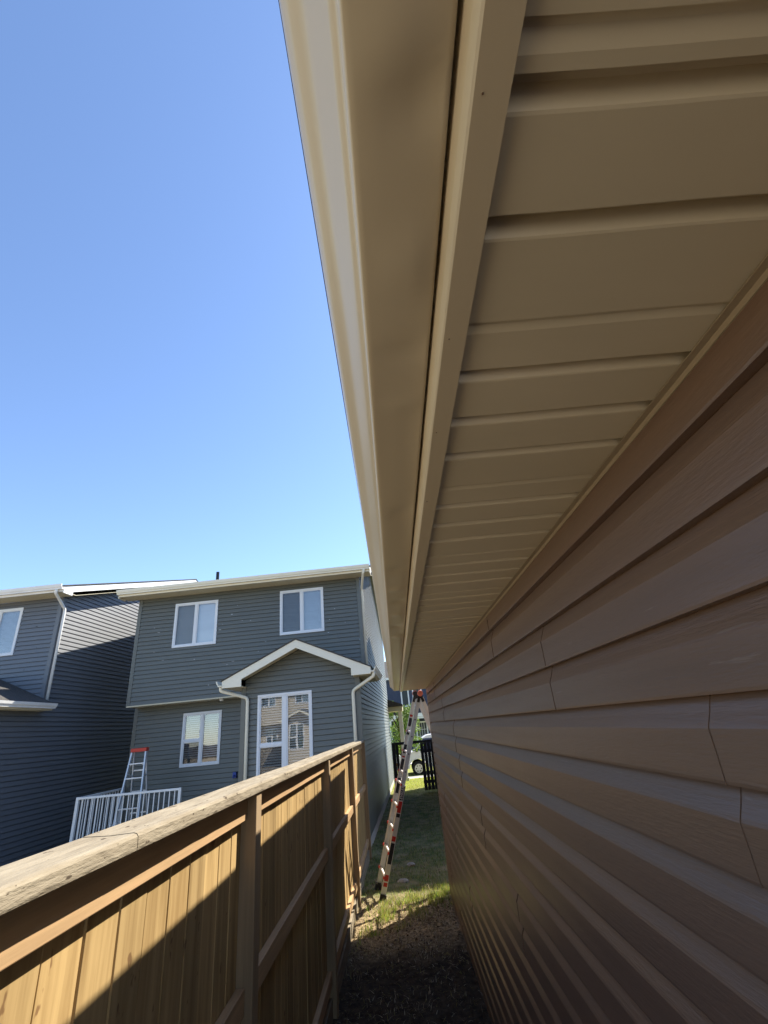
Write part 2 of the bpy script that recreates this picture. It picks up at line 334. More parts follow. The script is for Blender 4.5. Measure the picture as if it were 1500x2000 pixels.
# ------------------------------------------------------------------ garage we stand beside
GX = .518; GY1 = 7.5; GY0 = -1.0; ZS = H+.46
gar = empty('garage', (GX, 0, 0), label='brown vinyl sided garage with tan soffit and gutter, right beside the viewer', cat='garage')
DL = [(1, -.003), (.985, -.002), (.93, .0010), (.80, .0075), (.66, .0160), (.615, .0182), (.30, .0186), (.04, .0195), (0, .0185), (0, -.003)]
s = MB()
SEAMS = {1: [2.32, 5.98], 0: [1.57, 5.23], -1: [.83, 4.49], -2: [.74, 4.40], -3: [3.58, 7.2], -4: [2.81, 6.47], -5: [2.05, 5.7], -6: [1.3, 4.96], -7: [3.4, 6.9], -8: [2.6, 6.2]}
for r in range(-9, 2):
    za, zb = H+r*.254, min(H+(r+1)*.254, H+.448)
    if zb < .03: continue
    za = max(za, .02)
    ed = [GY0]+[q for q in SEAMS.get(r, [])]+[GY1-.06]
    for i in range(len(ed)-1):
        a, b = ed[i], ed[i+1]-(min(.018, .0010+.0045*max(0, ed[i+1]-.8)) if i < len(ed)-2 else 0)
        off = .0014*i
        def place(u, z, d, off=off, r=r):
            wv = .0022*nz(u*1.1, z*2.5, 4) + .0012*nz(u*4, z*6, 8)
            return (-(d+off+wv)-.004, u, z+.0025*nz(u*.7, r*3.1, 2))
        siding(s, a, b, za, zb, .127, DL, place, phase=H, du=.16)
        if i:                              # the thickness of the lapping panel's end
            for c in range(2):
                z_ = za+c*.127
                for (t1, d1), (t2, d2) in zip(DL[1:-1], DL[2:-1]):
                    if z_+t1*.127 <= zb: s.face([place(a, z_+t1*.127, d1), place(a, z_+t2*.127, d2), place(a, z_+t2*.127, d2-.0035), place(a, z_+t1*.127, d1-.0035)])
s.build('wall_siding', BROWN, gar)
s = MB(); s.box(0, .1, GY0, GY1-.03, 0.0, ZS+.1); s.build('wall_sheathing', DARK, gar)
s = MB(); s.box(-.022, .09, GY1-.066, GY1+.012, .0, ZS-.002); s.build('corner_post', BROWN, gar, bevel=.003)
# end wall facing the street
s = MB(); siding(s, .09, 6.5, .02, H+.448, .127, DL, lambda u, z, d: (u, GY1-.03+d, z), phase=H); 
def rz(x): return H+.60+.42*(x+.563)
siding(s, -.0, 6.5, H+.448, 5.0, .127, DL, lambda u, z, d: (u, GY1-.03+d, z), phase=H, clip=lambda z: ((z-H-.50)/.42-.563, 13-((z-H-.50)/.42-.563)))
s.build('end_wall_siding', BROWN, gar)
s = MB(); s.box(-.012, .0, GY0, GY1-.07, .0, .019); s.build('starter_strip', BROWN, gar)
# J-trim between soffit and siding
s = MB(); s.box(-.0200, -.002, GY0, GY1, H+.4495, H+.4515); s.box(-.0215, -.0200, GY0, GY1, H+.4500, H+.4600); s.box(-.034, -.0196, GY0, GY1, H+.4595, H+.4608); s.build('wall_trim', mat('trim_tan', (.36,.28,.18), .45, .5), gar)
# soffit
s = MB(); rows = []
yk = []; prof = []      # (y, z, kind)
y0 = .4515-.1143*22
k = 0; y = y0
DEP = .019
while y < GY1:
    seam = (k-22) % 4 == 0
    if seam: prof += [(y-.0035, 0), (y-.003, DEP*1.5), (y, DEP*1.5), (y+.0002, .0042), (y+.004, .0040), (y+.016, 0)]
    else: prof += [(y-.029, 0), (y-.0285, .003), (y-.025, DEP), (y-.0150, DEP), (y-.003, .0012), (y, 0)]
    if k == 19: prof += [(y+.052, 0), (y+.0525, .006), (y+.060, .006), (y+.074, 0)]
    y += .1143; k += 1
prof = [(min(p[0], GY1), p[1]) for p in prof]+[(GY1, 0)]
X0, X1 = -.385, -.018
for yy, zz in prof:
    rows.append([(X0+(X1-X0)*i/8, yy+.0012*nz(i*.25, yy*1.5), ZS+.003+zz+.0006*nz(i*.3, yy*2.5, 3)) for i in range(9)])
s.grid(rows); s.build('soffit_panels', TANS, gar)
s = MB(); s.box(X0-.01, 0, GY0, GY1, ZS+.028, ZS+.05); s.build('eave_framing', DARK, gar)
# fascia with bottom return
s = MB(); fx = .098-GX
P = [(fx, H+.60), (fx, H+.474), (fx+.0035, H+.4625), (fx+.0075, H+.4535), (fx+.010, H+.4520), (fx+.040, H+.4525), (fx+.0405, H+.4575), (fx+.0385, H+.4650)]
n = 60
for seg in ((GY0, 5.35), (5.352, GY1)):
    rows = []
    for i in range(n+1):
        yv = seg[0]+(seg[1]-seg[0])*i/n
        q = .0016*nz(yv*1.7, 2) + (.0012 if seg[0] > 5 else 0)
        rows.append([(x+q, yv, z+q*.6) for x, z in P])
    s.grid(rows)
s.build('fascia_cover', TAN, gar)
for i in range(16):
    yv = .16+i*.27+random.uniform(-.05, .05); xx = fx+random.choice((.017, .030)); s = MB(); s.tube([(xx, yv, H+.4512), (xx, yv, H+.4530)], .0009, 8); s.build('nail_head', BROWN, gar)
# gutter: K-style
s = MB()
GP = [(.0925,.600),(.0925,.4760),(.088,.4752),(.060,.4748),(.034,.4746),(.014,.4742),(.0085,.4738),(.0062,.4750),(.0057,.4790),(.0055,.4830),(.0045,.4850),(.0020,.4868),(-.0008,.4885),(-.0030,.4912),(-.0068,.4965),(-.0110,.5025),(-.0152,.5085),(-.0190,.5140),(-.0225,.5180),(-.0275,.5220),(-.0330,.5262),(-.0375,.5305),(-.0400,.5355),(-.0410,.5450),(-.0420,.5600),(-.0440,.5780),(-.0450,.5900),(-.0442,.5925),(-.0420,.5935),(-.030,.592)]
rows = []; N_ = 560
for i in range(N_+1):
    yv = GY0+(GY1-GY0)*i/N_
    r_ = []
    for j, (x, z) in enumerate(GP):
        b = 0
        if 1 < j < 6:
            b = .0035*nz(yv*2.2, j*.35, 11)*(1 if j < 5 else .4)
            for (cy, cj, am, wd) in ((.17, 3.4, -.007, .05), (.21, 2.6, .006, .04), (.36, 2.6, -.005, .06), (.50, 3, .004, .035), (.62, 3, -.0035, .03), (1.05, 3, .0045, .05), (1.5, 3, .005, .06), (1.75, 3.4, -.006, .05), (1.95, 3, .005, .06), (2.2, 3, -.005, .06), (2.5, 3.5, .005, .07), (2.8, 3, -.006, .08)):
                b += am*1.15*math.exp(-((yv-cy)/(wd*.6))**2-((j-cj)/.8)**2)
        wob = .0018*nz(yv*.8, 5) 
        ins = 0
        r_.append((x-GX+wob, yv, H+z+b+.0010*nz(yv*.6, 7)))
    rows.append(r_)
s.grid(rows); o = s.build('gutter', TAN, gar, smooth=True, solid=.0012)
s = MB(); s.prism([(x-GX, H+z) for x, z in GP[1:-3]]+[(.095-GX, H+.592)], 'y', GY1-.002, GY1+.004); s.build('gutter_end_cap', TAN, gar)
# roof
s = MB(); ex = -.563
s.prism([(ex, H+.605), (6.5, H+.605+.42*(6.5-ex)), (14.1, H+.605), (14.1, H+.58), (6.5, H+.58+.42*(6.5-ex)), (ex, H+.58)], 'y', GY0-.2, GY1+.05); s.build('roof', SHING, gar)
s = MB(); s.prism([(-.42, H+.575), (6.5, H+.565+.42*(6.5-ex)), (13.9, H+.575), (13.9, H+.46), (6.5, H+.46+.42*(6.5-ex)-.05), (-.42, H+.46)], 'y', GY1-.0, GY1+.028); s.build('rake_board', TAN, gar)
s = MB(); s.box(0.1, 13, GY0-.05, GY0, 0, H+.46); s.prism([(.1, H+.46), (6.5, H+.50+.42*6.5), (13, H+.46)], 'y', GY0-.05, GY0); s.box(13, 13.1, GY0, GY1, 0, H+.46); s.build('rear_walls', BROWN, gar)

# ------------------------------------------------------------------ fence
fen = empty('wooden_fence', (-.6975, 0, 0), -math.atan(.0075), label='brown cedar board fence with a weathered cap rail along the alley', cat='fence')
TOPZ = H-.190; CB = H-.2335
posts = [.15, 2.585, 5.02, 7.42, 9.86]
# boards
for bi in range(-1, 4):
    ya = posts[bi] + (.045 if bi >= 0 else 0) if bi >= 0 else -2.3
    yb = posts[bi+1]-.045 if bi >= 0 else posts[0]-.045
    s = MB(); y = ya
    while y < yb-.01:
        wv = .148+random.uniform(-.004, .004); y2 = min(y+wv, yb)
        s.cur = random.uniform(.76, 1.15)
        dx = random.uniform(-.002, .002); s.box(-.094+dx, -.078+dx, y, y2-.005-random.random()*.004, .015, CB-.003); y = y2
    s.build('board_panel', FWOOD, fen, bevel=.0015)
    for (nm, z1, z0) in (('upper_rail', CB-.002, H-.330), ('middle_rail', 1.135, 1.046), ('lower_rail', .30, .211)):
        s = MB(); s.cur = random.uniform(.9, 1.1)
        if bi >= 0 or True:
            sag = random.uniform(-.004, .004)
            s.box(-.0775, (-.0500 if nm == 'upper_rail' else -.0395)+random.uniform(-.001, .001), ya, yb, z0+sag, z1+min(0, sag)-.001)
        s.build(nm, RWOOD, fen, bevel=.003)
    s = MB(); s.cur = random.uniform(.9, 1.1); s.box(-.0775, -.043, ya, yb, -.03, .135); s.build('kick_board', CWOOD, fen, bevel=.003)
for i, p in enumerate(posts):
    s = MB(); s.cur = random.uniform(.85, 1.1); s.box(-.0965, -.0085, p-.0445, p+.0445, -.05, CB-.001); s.build('post', PWOOD, fen, bevel=.004)
# cap rail: weathered, slightly wavy
segs = [(-2.3, 1.42), (1.422, 5.02), (5.022, 8.62), (8.622, 9.93)]
for i, (a, b) in enumerate(segs):
    s = MB(); n = int((b-a)/.05)+2; rows = []
    for q in range(n+1):
        y = a+(b-a)*q/n; w1 = .0035*nz(y*1.3, 1, i)+.0012*nz(y*9, 4); w2 = .005*nz(y*.9, 6, i); e = .0025*nz(y*14, 2)
        f_ = .0; bk = -.152
        ring = [(bk+w1, CB+w2*.3), (bk+w1-.001, TOPZ-.006+w2), (bk+.006+w1, TOPZ+w2), (bk*.5, TOPZ-.003+w2+.001*nz(y*11, 8)), (-.014+w1, TOPZ-.001+w2), (-.006+w1+e*.6, TOPZ-.0035+w2+e*.4), (-.0015+w1+e*.5, TOPZ-.010+w2+e), (w1+.001*nz(y*17, 3), CB+.012+w2*.3), (w1-.001, CB+.004+w2*.3), (w1-.006, CB+w2*.3)]
        rows.append([(x, y, z) for x, z in ring])
    s.grid(rows, closed=True); s.face(rows[0]); s.face(rows[-1][::-1]); s.build('cap_rail', CWOOD, fen)

# ------------------------------------------------------------------ houses of one plan, twice
def window(root, x0, x1, z0, z1, yp, style, plane_mat=None):
    fw = .05; s = MB()
    y_, y2 = yp-.030, yp+.06
    s.box(x0, x1, y_, y2, z1-fw, z1); s.box(x0, x1, y_, y2, z0, z0+fw); s.box(x0, x0+fw, y_, y2, z0+fw, z1-fw); s.box(x1-fw, x1, y_, y2, z0+fw, z1-fw)
    xm = (x0+x1)/2; mw = .028 if style != 'tall' else .042
    s.box(xm-mw, xm+mw, y_+.004, y2, z0+fw, z1-fw)
    W_ = s.build('window', VINYLW, root, bevel=.004)
    cells = [(x0+fw, xm-mw, z0+fw, z1-fw), (xm+mw, x1-fw, z0+fw, z1-fw)]
    zs = None
    s = MB()
    sw = .022
    if style in ('double', 'tall'):
        zm = z0+(z1-z0)*.47; 
        cl = cells[0]; cells = [(cl[0], cl[1], zm+.02, cl[3]), (cl[0], cl[1], cl[2], zm-.02), cells[1]]
        s.box(cl[0], cl[1], y_+.006, y2-.01, zm-.02, zm+.02)
    for a, b, c, d in cells:
        for q in ((a, b, d-sw, d), (a, b, c, c+sw), (a, a+sw, c+sw, d-sw), (b-sw, b, c+sw, d-sw)): s.box(q[0], q[1], y_+.014, y_+.045, q[2], q[3])
    s.build('sash', VINYLW, W_)
    s = MB()
    for a, b, c, d in cells: s.face([(a+sw, y_+.03, c+sw), (b-sw, y_+.03, c+sw), (b-sw, y_+.03, d-sw), (a+sw, y_+.03, d-sw)])
    s.build('pane', GLASS, W_)
    s = MB()   # blinds
    if style == 'shade':
        s.face([(xm+mw, yp+.07, z0+.09), (x1-fw, yp+.07, z0+.09), (x1-fw, yp+.07, z1-fw), (xm+mw, yp+.07, z1-fw)])
        s.face([(x0+fw, yp+.075, z0+fw), (xm-mw, yp+.075, z0+fw), (xm-mw, yp+.075, z1-fw), (x0+fw, yp+.075, z1-fw)])
        s.build('blind', BLIND, W_)
    else:
        lo = z0+fw+(.16 if style == 'double' else .02); z = z1-fw; step = .0285 if style == 'slat' else .047
        while z > lo:
            dz = random.uniform(-.002, .002); s.face([(x0+fw, yp+.062, z-.026+dz), (x1-fw, yp+.062, z-.026), (x1-fw, yp+.082, z), (x0+fw, yp+.082, z+dz)]); z -= step
        s.box(x0+fw, x1-fw, yp+.06, yp+.085, lo-.03, lo-.005)
        s.build('blind', BLIND, W_)
    if style in ('shade', 'slat', 'double', 'tall'):
        a, b, c, d = cells[0] if style in ('shade', 'slat') else cells[1]
        s = MB(); s.face([(a+sw, y_+.012, c+sw), (b-sw, y_+.012, c+sw), (b-sw, y_+.012, d-sw), (a+sw, y_+.012, d-sw)])
        s.build('insect_screen', SCRM, W_)
    s = MB(); s.box(x0+.01, x1-.01, yp+.35, yp+.36, z0, z1); s.box(x0+.01, x0+.02, yp+.06, yp+.35, z0, z1); s.box(x1-.02, x1-.01, yp+.06, yp+.35, z0, z1); s.box(x0+.02, x1-.02, yp+.06, yp+.35, z0, z0+.01); s.box(x0+.02, x1-.02, yp+.06, yp+.35, z1-.01, z1)
    s.build('reveal', ROOM, W_)
    return W_
SCRM = bpy.data.materials.new('screen_mesh'); SCRM.use_nodes = True
_t = SCRM.node_tree; _b = _t.nodes['Principled BSDF']; _b.inputs['Base Color'].default_value = (.045,.05,.055,1); _b.inputs['Roughness'].default_value = .8; _b.inputs['Alpha'].default_value = .4

def downpipe(root, pts, wd=.062):
    s = MB(); pts = [Vector(p) for p in pts]
    # rounded path
    path = [pts[0]]
    for a, b, c in zip(pts, pts[1:], pts[2:]):
        r = min(.07, (b-a).length*.45, (c-b).length*.45)
        p, q = b+(a-b).normalized()*r, b+(c-b).normalized()*r
        for t in (0, .33, .66, 1): path.append((1-t)**2*p+2*t*(1-t)*b+t*t*q)
    path.append(pts[-1])
    s.tube(path, wd*.56, 8); s.build('downpipe', CREAM if root.get('pipe') != 'w' else WHITE, root, smooth=True)

def house(name, loc, rz, sm, label, depth, pipe, win_styles, chips):
    R = empty(name, loc, rz, label=label, cat='house'); R['pipe'] = pipe
    fasc = CREAM if pipe == 'c' else WHITE
    WL, CH = 5.87, .102
    wins = [(-4.885, -3.745, 4.345, 5.485, 0, win_styles[0]), (-2.10, -.955, 4.385, 5.535, 0, win_styles[1])]
    s = MB(); F = lambda yp: (lambda u, z, d: (u, yp-d, z))
    siding(s, -WL+.08, -.08, 3.06, 5.70, CH, LAP, F(0), holes=[w_[:4] for w_ in wins], phase=3.06)
    s.build('upper_front_wall', sm, R)
    s = MB(); w3 = (-4.66, -3.685, 1.60, 2.80)
    siding(s, -5.86, -2.46, .15, 3.04, CH, LAP, F(.5), holes=[w3], phase=3.04)
    s.build('lower_front_wall', sm, R)
    # porch bump-out
    PY = -1.6; w4 = (-2.125, -.99, 1.08, 2.885); RX = -1.23; SL = .455
    s = MB(); top = 3.82
    siding(s, -2.40, -.06, .15, 3.72, CH, LAP, F(PY), holes=[w4], phase=3.04, clip=lambda z: (-9, 9) if z < 3.06 else (RX-(3.74-z)/SL, RX+(3.74-z)/SL))
    s.build('bump_out_wall', sm, R)
    s = MB(); siding(s, PY+.06, .5, .15, 3.1, CH, LAP, lambda u, z, d: (-2.46-d, u, z), phase=3.04); s.build('bump_out_side_wall', sm, R)
    # long side wall + gable
    ridge = depth/2; RS = .315
    s = MB(); siding(s, PY+.07, .0, .15, 3.14, CH, LAP, lambda u, z, d: (d, u, z), phase=3.06, du=2)
    siding(s, .0, depth, .15, 3.06, CH, LAP, lambda u, z, d: (d, u, z), phase=3.06, du=2)
    siding(s, .07, depth, 3.06, 5.74+RS*ridge, CH, LAP, lambda u, z, d: (d, u, z), phase=3.06, clip=lambda z: (-9, 99) if z < 5.70 else ((z-5.70)/RS-.05, depth-(z-5.70)/RS+.05))
    s.build('side_wall', sm, R)
    s = MB(); siding(s, .5, depth, .15, 5.74+RS*ridge, CH, LAP, lambda u, z, d: (-WL-d, u, z), phase=3.06, clip=lambda z: (-9, 99) if z < 5.70 else ((z-5.70)/RS, depth-(z-5.70)/RS)); 
    siding(s, .06, .5, 3.06, 5.7, CH, LAP, lambda u, z, d: (-WL-d, u, z), phase=3.06)
    s.build('far_side_wall', sm, R)
    s = MB(); s.box(-WL, 0, depth-.02, depth, 0, 5.7); s.build('rear_wall', sm, R)
    s = MB(); s.box(-WL-.01, .01, .52, depth-.05, -.3, .16); s.box(-2.47, .01, PY+.01, .52, -.3, .16); s.build('foundation', CONC, R)
    # corner trims
    s = MB()
    for (x, y, z0, z1) in ((-.075, -.018, 3.06, 5.70), (-WL-.018, -.018, 3.06, 5.70), (-2.478, PY-.018, .1, 3.08), (-.075, PY-.018, .1, 3.08), (-5.93, .482, .1, 3.05)):
        s.box(x, x+.094, y, y+.09, z0, z1); s.build('corner_trim', sm, R); s = MB()
    s.box(-2.56, -2.479, .48, .50, .1, 3.05)
    s.build('corner_trim', sm, R)
    # cantilever underside
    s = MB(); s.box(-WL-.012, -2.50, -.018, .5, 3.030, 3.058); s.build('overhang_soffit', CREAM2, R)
    for w_ in wins: window(R, *w_[:4], w_[4], w_[5])
    window(R, *w3, .5, 'double'); window(R, *w4, PY, 'tall')
    # main eave
    s = MB(); ee = -.45
    s.box(-WL-.33, .33, ee, -.001, 5.700, 5.712); 
    for i in range(int((WL+.6)/.1)): s.box(-WL-.32+i*.1, -WL-.314+i*.1, ee, -.001, 5.695, 5.699)
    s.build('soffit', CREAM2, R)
    s = MB(); s.box(-WL-.335, .335, ee-.02, ee, 5.690, 5.83); s.build('fascia', fasc, R)
    s = MB(); gp = [(ee-.02, 5.735), (ee-.10, 5.735), (ee-.103, 5.76), (ee-.125, 5.785), (ee-.135, 5.82), (ee-.14, 5.85), (ee-.12, 5.855), (ee-.118, 5.84), (ee-.10, 5.76), (ee-.02, 5.76)]
    s.prism(gp, 'x', -WL-.34, .34); s.build('eave_gutter', fasc, R)
    # main roof
    def roof(s, th=.0):
        s.prism([(ee-.04, 5.84), (ridge, 5.84+RS*(ridge-ee+.04)), (depth+.5, 5.84), (depth+.5, 5.81), (ridge, 5.81+RS*(ridge-ee+.04)), (ee-.04, 5.81)], 'x', -WL-.36, .36)
    s = MB(); roof(s); s.build('roof', SHING, R)
    for x in (.32, -WL-.34):
        s = MB(); s.prism([(ee-.02, 5.806), (ridge, 5.806+RS*(ridge-ee+.02)), (depth+.45, 5.806), (depth+.45, 5.66), (ridge, 5.66+RS*(ridge-ee+.02)-.0), (ee+.30, 5.66+RS*.3), (ee+.29, 5.66), (ee-.02, 5.66)], 'x', x, x+.022); s.build('rake_fascia', fasc, R)
        xa, xb = (.0, .32) if x > 0 else (-WL-.32, -WL)
        s = MB()
        for (pa, za, pb, zb) in ((0, 5.71, ridge, 5.71+RS*ridge), (ridge, 5.71+RS*ridge, depth+.4, 5.71-.0)):
            s.face([(xa, pa, za), (xb, pa, za), (xb, pb, zb), (xa, pb, zb)])
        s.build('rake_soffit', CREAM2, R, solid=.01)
    # porch roof: gable facing the viewer
    ov = .30; fy = PY-.40; zE = 3.215
    def zr(x): return 3.905-SL*abs(x-RX)
    xl, xr = RX-1.53, RX+1.53
    s = MB(); s.prism([(xl-.02, zr(xl-.02)), (RX, zr(RX)), (xr+.02, zr(xr+.02)), (xr+.02, zr(xr+.02)-.02), (RX, zr(RX)-.025), (xl-.02, zr(xl-.02)-.02)], 'y', fy-.02, -.02); s.build('bump_out_roof', SHING, R)
    s = MB(); t_ = .165
    s.prism([(xl, zr(xl)-.026), (RX, zr(RX)-.03), (xr, zr(xr)-.026), (xr, zr(xr)-.155), (xr-.40, zr(xr)-.155), (xr-.40, zr(xr-.40)-t_-.03), (RX, zr(RX)-t_-.03), (xl+.40, zr(xl+.4)-t_-.03), (xl+.40, zr(xl)-.155), (xl, zr(xl)-.155)], 'y', fy, fy+.025)
    s.build('gable_fascia', fasc, R)
    s = MB()
    for sg in (-1, 1):
        e0, e1 = (xl, xl+.40) if sg < 0 else (xr-.40, xr)
        s.box(e0+.002, e1, fy+.026, -.03, zr(xl)-.152, zr(xl)-.14)
        s.face([(RX, fy+.026, zr(RX)-.15), (RX, PY, zr(RX)-.15), (RX+sg*1.2, PY, zr(RX+1.2)-.15), (RX+sg*1.2, fy+.026, zr(RX+1.2)-.15)])
        xx = xl+.001 if sg < 0 else xr-.023
        s.box(xx, xx+.022, fy+.026, -.03, zr(xl)-.155, zr(xl)-.03)
    s.build('bump_out_soffit', CREAM2, R)
    for sg in (-1, 1):
        x = xl if sg < 0 else xr; zb = zr(xl)
        s = MB(); P = [(x, zb-.125), (x+sg*.07, zb-.125), (x+sg*.075, zb-.10), (x+sg*.10, zb-.07), (x+sg*.115, zb-.02), (x+sg*.098, zb-.017), (x+sg*.06, zb-.10), (x, zb-.10)]
        s.prism(P, 'y', fy-.03, -.03); s.build('side_gutter', fasc, R)
    zb = zr(xl)
    downpipe(R, [(xl-.04, fy+.06, zb-.12), (xl-.04, fy+.06, zb-.20), (-2.33, PY-.05, zb-.36), (-2.33, PY-.05, .3)])
    downpipe(R, [(xr+.05, fy+.06, zb-.12), (xr+.05, fy+.06, zb-.20), (-.125, PY-.05, zb-.42), (-.125, PY-.05, .3)])
    downpipe(R, [(.20, ee-.07, 5.74), (.17, ee-.05, 5.66), (.055, .06, 5.40), (.055, .06, 3.30 if pipe == 'c' else 3.24)])
    # vent pipe on the roof
    s = MB(); s.tube([(-4.6, 1.9, 6.4), (-4.6, 1.9, 6.93)], .05, 10); s.build('vent_pipe', BLACKP, R)
    s = MB(); s.tube([(-3.6, .20, 3.03), (-3.6, .20, 2.985)], [.06, .045], 12); s.build('overhang_vent', WHITE, R)
    if chips is CHIP:
        s = MB(); s.box(-3.32, -3.24, .40, .49, 1.28, 1.40); s.tube([(-3.28, .40, 1.33), (-3.28, .34, 1.33), (-3.28, .32, 1.28)], .014, 8); s.build('outdoor_tap', mat('blue_valve', (.05,.09,.35), .5, .3), R)
    if chips:
        for i in range(34):
            s = MB()
            x = random.uniform(-5.4, -.4); z = random.choice([random.uniform(3.3, 5.5), random.uniform(3.9, 5.2)])
            if any(w_[0]-.06 < x < w_[1]+.06 and w_[2]-.06 < z < w_[3]+.06 for w_ in wins) or (z < 4.0 and x > -2.9): continue
            a = random.uniform(.008, .028)*(1 if i % 4 else 1.7); b = random.uniform(.005, .012)
            s.face([(x+a*math.cos(t)*random.uniform(.5, 1.3), -.0165, z+b*math.sin(t)*random.uniform(.5, 1.3)) for t in np.linspace(0, 5.6, 7)])
            s.build('hail_mark', chips, R)
    return R
CHIP = mat('torn_vinyl_backing', (.55,.56,.55), .7, .2); CHIPD = mat('hole_in_siding', (.008,.009,.012), .9, .1)
hm = house('grey_house', (-.64, 11.9, 0), -math.radians(2.2), SIDM, 'grey green vinyl sided two storey house with small gabled bump-out behind the fence', 9.4, 'c', ('shade', 'slat'), CHIP)
hl = house('blue_grey_house', (-8.0, 11.25, 0), -math.radians(2.2), SIDL, 'dark slate blue sided house at the left edge of the photo', 13.0, 'w', ('slat', 'slat'), CHIPD)
# front porch of the grey house, at its street end
s = MB(); s.prism([(-2.2, 3.35), (-.35, 3.22), (.62, 2.84), (.62, 2.78), (-2.2, 2.78)], 'y', 9.2, 10.6); s.build('front_porch_roof', SHING, hm)
s = MB(); s.box(-2.1, .60, 9.3, 10.5, 2.60, 2.779); s.build('porch_beam', CREAM2, hm)
s = MB(); s.box(.40, .56, 9.6, 9.76, .0, 2.60); s.box(.36, .60, 9.56, 9.80, 0, .12); s.build('porch_column', WHITE, hm)

# ------------------------------------------------------------------ deck with railing (grey house back door landing)
TH = -math.radians(2.2)
def hp(x, y, z=0):   # grey-house local -> world
    c, s_ = math.cos(TH), math.sin(TH); return (-.64+x*c-y*s_, 11.9+x*s_+y*c, z)
dk = empty('deck', hp(-4.9, -.4), TH, label='small raised wooden landing with white metal railing behind the fence', cat='deck')
DK = .42
s = MB()
for i in range(12): s.box(-1.05, 1.1, -.8+i*.14, -.8+i*.14+.134, DK-.035, DK)
s.build('deck_boards', PWOOD, dk)
s = MB(); s.box(-1.05, 1.1, -.8, -.76, DK-.22, DK-.036); s.box(-1.05, -1.01, -.76, .85, DK-.22, DK-.036); s.box(1.06, 1.1, -.76, .85, DK-.22, DK-.036)
for x in (-1.0, .98):
    for y in (-.74, .7): s.box(x, x+.09, y, y+.09, 0, DK-.036)
s.build('deck_frame', PWOOD, dk)
RT = 1.30
def railing(a, b):
    s = MB(); s.bar((*a, RT-.02), (*b, RT-.02), .065, .04); s.bar((*a, DK+.09), (*b, DK+.09), .035, .03)
    r = s.build('railing', WHITE, dk, bevel=.003)
    a = Vector(a); b = Vector(b); L = (b-a).length; n = int(L/.105); s = MB()
    for i in range(1, n):
        p = a+(b-a)*i/n; s.box(p.x-.009, p.x+.009, p.y-.009, p.y+.009, DK+.09, RT-.03)
    s.build('balusters', WHITE, r)
    return r
railing((-1.04, -.79), (1.08, -.79)); railing((-1.04, -.76), (-1.04, .84))
for x, y in ((-1.04, -.79), (1.08, -.79), (-1.04, .82)):
    s = MB(); s.box(x-.028, x+.028, y-.028, y+.028, DK, RT+.005); s.build('railing_post', WHITE, dk, bevel=.003)

# stepladder on the landing
sl_ = empty('stepladder', hp(-5.12, -.55, DK), TH+math.radians(8), label='aluminium stepladder with a red top standing on the raised landing', cat='ladder')
HL = 1.66
def sp(t, sd): return Vector((sd*(.145+.11*(1-t)), -.32*(1-t), HL*t))
for sd in (-1, 1):
    s = MB(); s.bar(sp(0, sd), sp(1, sd), .028, .07, up=(0, 1, .2)); s.build('side_rail', ALUG, sl_)
    s = MB(); s.bar((sd*.20, .42, 0), (sd*.125, .05, HL-.03), .024, .034, up=(0, 1, .2)); s.build('rear_leg', ALUG, sl_)
for k in range(1, 6):
    t = k/6; a, b = sp(t, -1), sp(t, 1); s = MB(); s.box(a.x, b.x, a.y-.03, a.y+.055, a.z-.012, a.z+.014); s.build('tread', ALUG, sl_, bevel=.003)
for k in range(1, 4):
    t = k/4; s = MB(); s.bar((-.2+.07*t, .42-.37*t, HL*t), (.2-.07*t, .42-.37*t, HL*t), .02, .03); s.build('rear_brace', ALUG, sl_)
s = MB(); s.box(-.17, .17, -.06, .10, HL-.045, HL+.03); s.build('top_cap', RED, sl_, bevel=.012)
for sd in (-1, 1):
    s = MB(); s.bar(sp(.72, sd)+Vector((sd*-.02, 0, 0)), (sd*.15, .16, HL*.68), .006, .02); s.build('spreader', ALUG, sl_)
    s = MB(); a = sp(.83, sd); s.bar(a-Vector((sd*.02, 0, .03)), a+Vector((-sd*.07, 0, 0)), .02, .008); s.build('gusset', ALUG, sl_)

# ------------------------------------------------------------------ articulated ladder by the garage corner
F1 = Vector((-.385, 7.60, 0)); F2 = Vector((-.475, 8.07, 0)); HG = Vector((.375, 7.80, H+.425))
mid = (F1+F2)/2; U = (HG-mid); LL = U.length; U.normalize(); Wd = (F2-F1).normalized(); Wd = (Wd-U*Wd.dot(U)).normalized(); Nn = Wd.cross(U).normalized()
if Nn.x > 0: Nn = -Nn
ld = empty('articulated_ladder', mid, 0, label='tall aluminium articulated ladder with red rung clips leaning by the garage corner', cat='ladder')
def fr(origin, u, wv, nn):
    M = Matrix.Identity(4)
    for i in range(3): M[i][0] = wv[i]; M[i][1] = u[i]; M[i][2] = nn[i]
    M.translation = origin-mid; return M
MF = fr(mid, U, Wd, Nn)    # x = width, y = along, z = outward (towards fence)
def chan(s, M, x, sg, y0, y1, dz, fw=.030, th=.004, z0=0):
    # C channel: web faces outward (x side sg), flanges inward
    s.box(x-th/2, x+th/2, y0, y1, z0-dz/2, z0+dz/2, M)
    a, b = (x, x-sg*fw); a, b = min(a, b), max(a, b)
    s.box(a, b, y0, y1, z0-dz/2, z0-dz/2+th, M); s.box(a, b, y0, y1, z0+dz/2-th, z0+dz/2, M)
